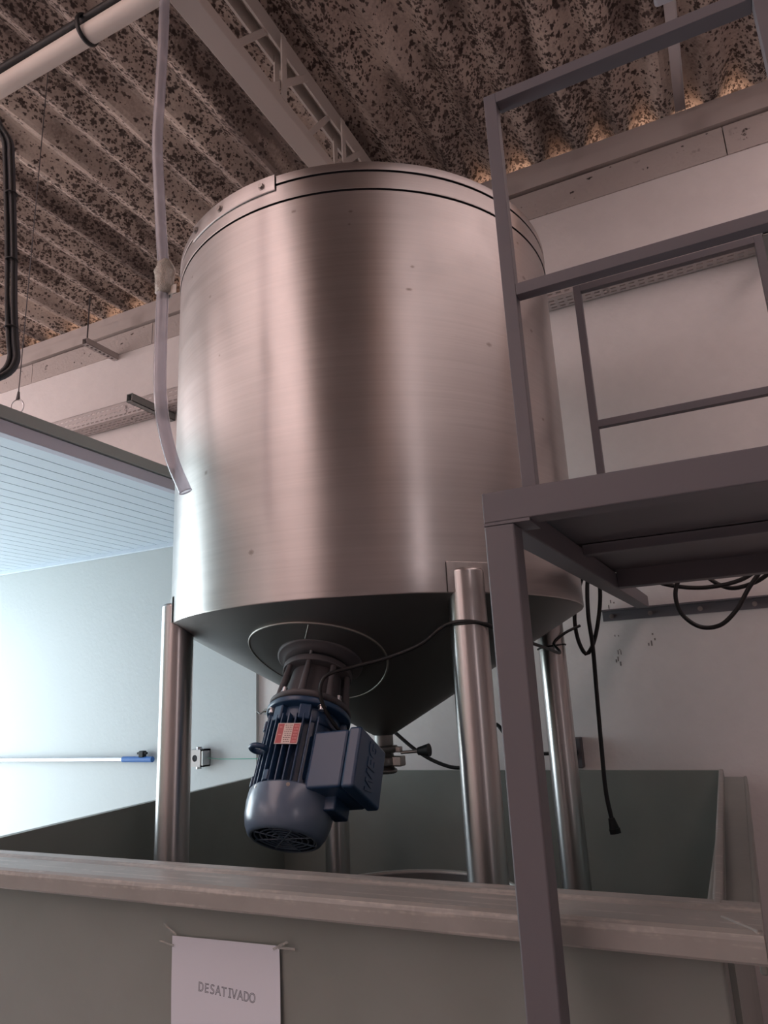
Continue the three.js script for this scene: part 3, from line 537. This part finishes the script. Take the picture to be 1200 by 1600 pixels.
{
  const t = thing('ledge_bracket', 'pale perforated channel arm under the eave beam with hanger rod', 'bracket');
  const x = -2.86, y = 3.385;
  for (const q of [x, x + 0.032]) part('channel_side', B(q, q + 0.002, y, y + 0.034, ZW + 0.007, ZW + 0.225), M.tray, t);
  part('channel_top', B(x, x + 0.034, y + 0.032, y + 0.034, ZW + 0.007, ZW + 0.225), M.tray, t);
  const sl = slotted(0.034, 0.218, Array.from({ length: 7 }, (_, k) => [0.010, 0.022 + k * 0.028, 0.014, 0.014])); sl.rotateX(Math.PI / 2); sl.translate(x, y + 0.0015, ZW + 0.007);
  part('slotted_base', sl, M.tray, t);
  part('hanger_rod', rod([x + 0.006, y + 0.02, ZW + 0.20], [x + 0.006, 3.685, ZW + 0.20], 0.004, 8), M.cast, t);
}

// ---------------------------------------------------------------- wall conduit, box, wire and hook under the booth ceiling
{
  const t = thing('wall_conduit', 'bright round conduit running along the pale wall with blue tape at its end', 'conduit');
  part('pipe', rod([-4.69, 1.280, ZW + 0.042], [-2.50, 1.275, ZW + 0.042], 0.0115, 20), M.zinc, t);
  part('blue_tape', rod([-2.62, 1.275, ZW + 0.042], [-2.44, 1.274, ZW + 0.042], 0.0128, 20), M.blueTape, t, 'blue tape wrap');
  part('clamp', mergeGeometries([B(-2.515, -2.487, 1.284, 1.312, ZW + 0.03, ZW + 0.055, 0.004), B(-2.53, -2.475, 1.296, 1.306, ZW + 0.035, ZW + 0.05, 0.003)]), M.dark, t);
  for (const x of [-4.0]) part('clip', B(x, x + 0.015, 1.262, 1.294, ZW + 0.018, ZW + 0.05), M.zinc, t);
}
{
  const t = thing('conduit_box', 'grey cast conduit box with round hole on the wall beside the left leg', 'electrical box', null, [-2.168, 1.279, ZW + 0.018]);
  part('body', mergeGeometries([B(-0.038, 0.038, -0.036, 0.036, 0, 0.004), B(-0.038, -0.030, -0.036, 0.036, 0, 0.05), B(0.022, 0.038, -0.036, 0.036, 0, 0.05), B(-0.038, 0.038, -0.036, -0.030, 0, 0.05), B(-0.038, 0.038, 0.030, 0.036, 0, 0.05)]), M.zinc, t);
  const cs = new THREE.Shape(); cs.moveTo(-0.034, -0.035); cs.lineTo(0.026, -0.035); cs.lineTo(0.026, 0.035); cs.lineTo(-0.034, 0.035); cs.closePath(); const ch = new THREE.Path(); ch.absarc(-0.004, 0, 0.014, 0, Math.PI * 2, true); cs.holes.push(ch);
  const cg = new THREE.ExtrudeGeometry(cs, { depth: 0.003, bevelEnabled: false, curveSegments: 24 }); cg.translate(0, 0, 0.05); part('cover', cg, M.tray, t, 'cover plate with round hole');
  for (const y of [-0.04, 0.04]) part('hub', rod([-0.004, y * 0.8, 0.025], [-0.004, y * 1.15, 0.025], 0.012, 16), M.zinc, t);
}
single('thin_green_wire', tube([[-2.13, 1.277, ZW + 0.035], [-2.08, 1.273, ZW + 0.034], [-2.0, 1.272, ZW + 0.034], [-1.9, 1.272, ZW + 0.03], [-1.80, 1.271, ZW + 0.02], [-1.70, 1.271, ZW + 0.012]], 0.0018, 40, 6), M.greenWire, 'thin green wire leaving the conduit box along the wall', 'wire');
{
  const t = thing('wall_hook', 'small bent metal hook on the wall left of the motor', 'hook', null, [-1.845, 1.462, ZW]);
  part('rosette', rod([0, 0, 0], [0, 0, 0.006], 0.012, 20), M.steelPlain, t);
  part('pin', tube([[0, 0, 0.004], [0, 0, 0.022], [-0.012, -0.008, 0.028], [-0.022, 0.0, 0.028], [-0.03, 0.002, 0.028]], 0.0032, 20, 8), M.steelPlain, t);
}

// ---------------------------------------------------------------- overhead pipe, hose, hanging cables, roof channel
{
  const t = thing('overhead_pipe', 'white painted pipe crossing under the roof at upper left', 'pipe');
  part('pipe', rod([-4.69, 3.30, -1.075], [-0.95, 3.30, -1.068], 0.026, 28), M.whitePipe, t);
  part('pipe_hanger', rod([-2.6, 3.32, -1.073], [-2.6, 3.69, -1.073], 0.004, 8), M.cast, t);
  part('pipe_hanger', rod([-1.055, 3.30, -1.068], [-1.055, 3.335, -1.068], 0.012, 12), M.whitePipe, t);
}
single('strapped_cable', tube([[-2.4, 3.350, -1.06], [-1.9, 3.338, -1.056], [-1.72, 3.325, -1.045], [-1.5, 3.334, -1.052], [-1.3, 3.334, -1.052], [-0.98, 3.336, -1.052]], 0.0125, 60), M.cable, 'thick black cable strapped along the white overhead pipe', 'cable');
single('cable_tie', (() => { const g = new THREE.TorusGeometry(0.035, 0.0045, 8, 32); g.rotateY(Math.PI / 2); g.scale(1.6, 1.15, 1); g.translate(-1.335, 3.312, -1.064); return g; })(), M.cable, 'black strap tying the cable to the white overhead pipe', 'cable tie');
{
  const t = thing('clear_hose', 'clear plastic hose hanging beside the tank with taped joint', 'hose');
  part('upper_hose', tube([[-1.02, 3.28, -1.03], [-1.014, 3.227, -1.022], [-1.014, 3.068, -1.023], [-1.015, 2.896, -1.021], [-1.016, 2.769, -1.02], [-1.01, 2.632, -1.026], [-1.001, 2.467, -1.035], [-0.997, 2.41, -1.039]], 0.0125, 70, 20), M.hose, t);
  part('lower_hose', tube([[-0.997, 2.43, -1.039], [-0.999, 2.356, -1.037], [-0.999, 2.249, -1.037], [-0.998, 2.159, -1.038], [-0.991, 2.073, -1.044], [-0.976, 1.99, -1.059], [-0.956, 1.925, -1.077]], 0.0135, 70, 20), M.hose, t);
  part('hose_mouth', (() => { const g = new THREE.TorusGeometry(0.0128, 0.0014, 8, 28); g.applyQuaternion(new THREE.Quaternion().setFromUnitVectors(new THREE.Vector3(0, 0, 1), new THREE.Vector3(0.29, -0.92, -0.26).normalize())); g.translate(-0.956, 1.925, -1.077); return g; })(), M.hose, t);
  const g = lathe([[0.013, -0.042], [0.018, -0.038], [0.021, -0.02], [0.0195, -0.005], [0.022, 0.012], [0.0205, 0.026], [0.017, 0.036], [0.013, 0.042]], 28), p = g.attributes.position;
  for (let i = 0; i < p.count; i++) { const a = Math.atan2(p.getZ(i), p.getX(i)), y = p.getY(i), s = 1 + 0.07 * Math.sin(3 * a + y * 160) + 0.05 * Math.sin(5 * a - y * 230); p.setX(i, p.getX(i) * s); p.setZ(i, p.getZ(i) * s); }
  g.computeVertexNormals(); const w = part('tape_wrap', g, M.tape, t, 'crumpled tape wrapped around the hose joint'); w.position.set(-0.9965, 2.412, -1.039);
  part('tape_flap', B(-0.985, -0.962, 2.366, 2.388, -1.040, -1.038, 0.0008), M.tape, t);
}
{
  const t = thing('cable_bundle', 'bundle of dark cables hanging at the left picture edge', 'cables');
  const base = [[-1.70, 3.30, -0.98], [-1.651, 3.129, -1.037], [-1.632, 3.075, -1.066], [-1.628, 3.02, -1.073], [-1.622, 2.915, -1.082], [-1.612, 2.716, -1.098], [-1.605, 2.561, -1.108], [-1.598, 2.455, -1.118], [-1.594, 2.41, -1.122], [-1.602, 2.372, -1.112], [-1.635, 2.345, -1.085], [-1.70, 2.345, -1.04], [-1.82, 2.368, -0.98], [-2.1, 2.368, -0.9]];
  [[0, 0, M.cableGrey], [0.011, 0.003, M.cable], [-0.003, 0.010, M.cable], [0.008, -0.007, M.cableGrey]].forEach(([a, b, m], k) => part('cable', tube(base.map(([x, y, z], i) => [x + a + (i > 4 && i < 7 && k === 0 ? -0.012 : 0), y, z + b]), 0.0060, 110, 10), m, t));
  for (const [x, y, z] of [[-1.614, 2.905, -1.082], [-1.606, 2.70, -1.097], [-1.60, 2.50, -1.11]]) part('strap', (() => { const g = new THREE.TorusGeometry(0.0145, 0.0025, 6, 24); g.rotateX(Math.PI / 2); g.translate(x, y, z); return g; })(), M.cable, t);
}
{
  const t = thing('hanger_wire', 'thin wire hanger with twisted loop holding the booth ceiling edge', 'wire hanger');
  const x = -1.775, z = -1.275;
  part('wire', rod([x, 2.40, z], [x, 3.68, z], 0.0016, 6), M.cast, t);
  part('twist', rod([x, 2.395, z], [x, 2.42, z], 0.006, 8, 0.003), M.cast, t);
  part('loop', (() => { const g = new THREE.TorusGeometry(0.018, 0.002, 6, 24); g.scale(1, 1.25, 1); g.rotateY(0.5); g.translate(x, 2.373, z); return g; })(), M.zinc, t);
}
{
  const t = thing('roof_channel', 'galvanised steel channel fixed under the roof at upper right', 'channel');
  part('channel_web', B(0.119, 0.157, 3.658, 3.661, ZW + 0.03, 1.0), M.zinc, t);
  for (const x of [0.119, 0.1545]) part('channel_flange', B(x, x + 0.0025, 3.648, 3.661, ZW + 0.03, 1.0), M.zinc, t);
  const c = part('lamp_holder', new RoundedBoxGeometry(0.075, 0.03, 0.10, 4, 0.012), M.pvc, t, 'white plastic lamp holder'); c.position.set(0.128, 3.635, -2.005);
}

// columns of the hall behind the camera (the tank mirrors them)
for (const [x, z, l] of [[-2.36, 0.62, 'square steel post in the hall by the booth corner'], [1.62, -0.45, 'square steel post in the hall right of the platform']]) {
  const t = thing('hall_column', l, 'column', null, [x, 0, z]);
  part('post', B(-0.05, 0.05, 0.01, 3.66, -0.05, 0.05, 0.006), M.armPaint, t); part('base_plate', B(-0.1, 0.1, 0, 0.012, -0.1, 0.1), M.armPaint, t);
}

renderer.render(scene, camera);
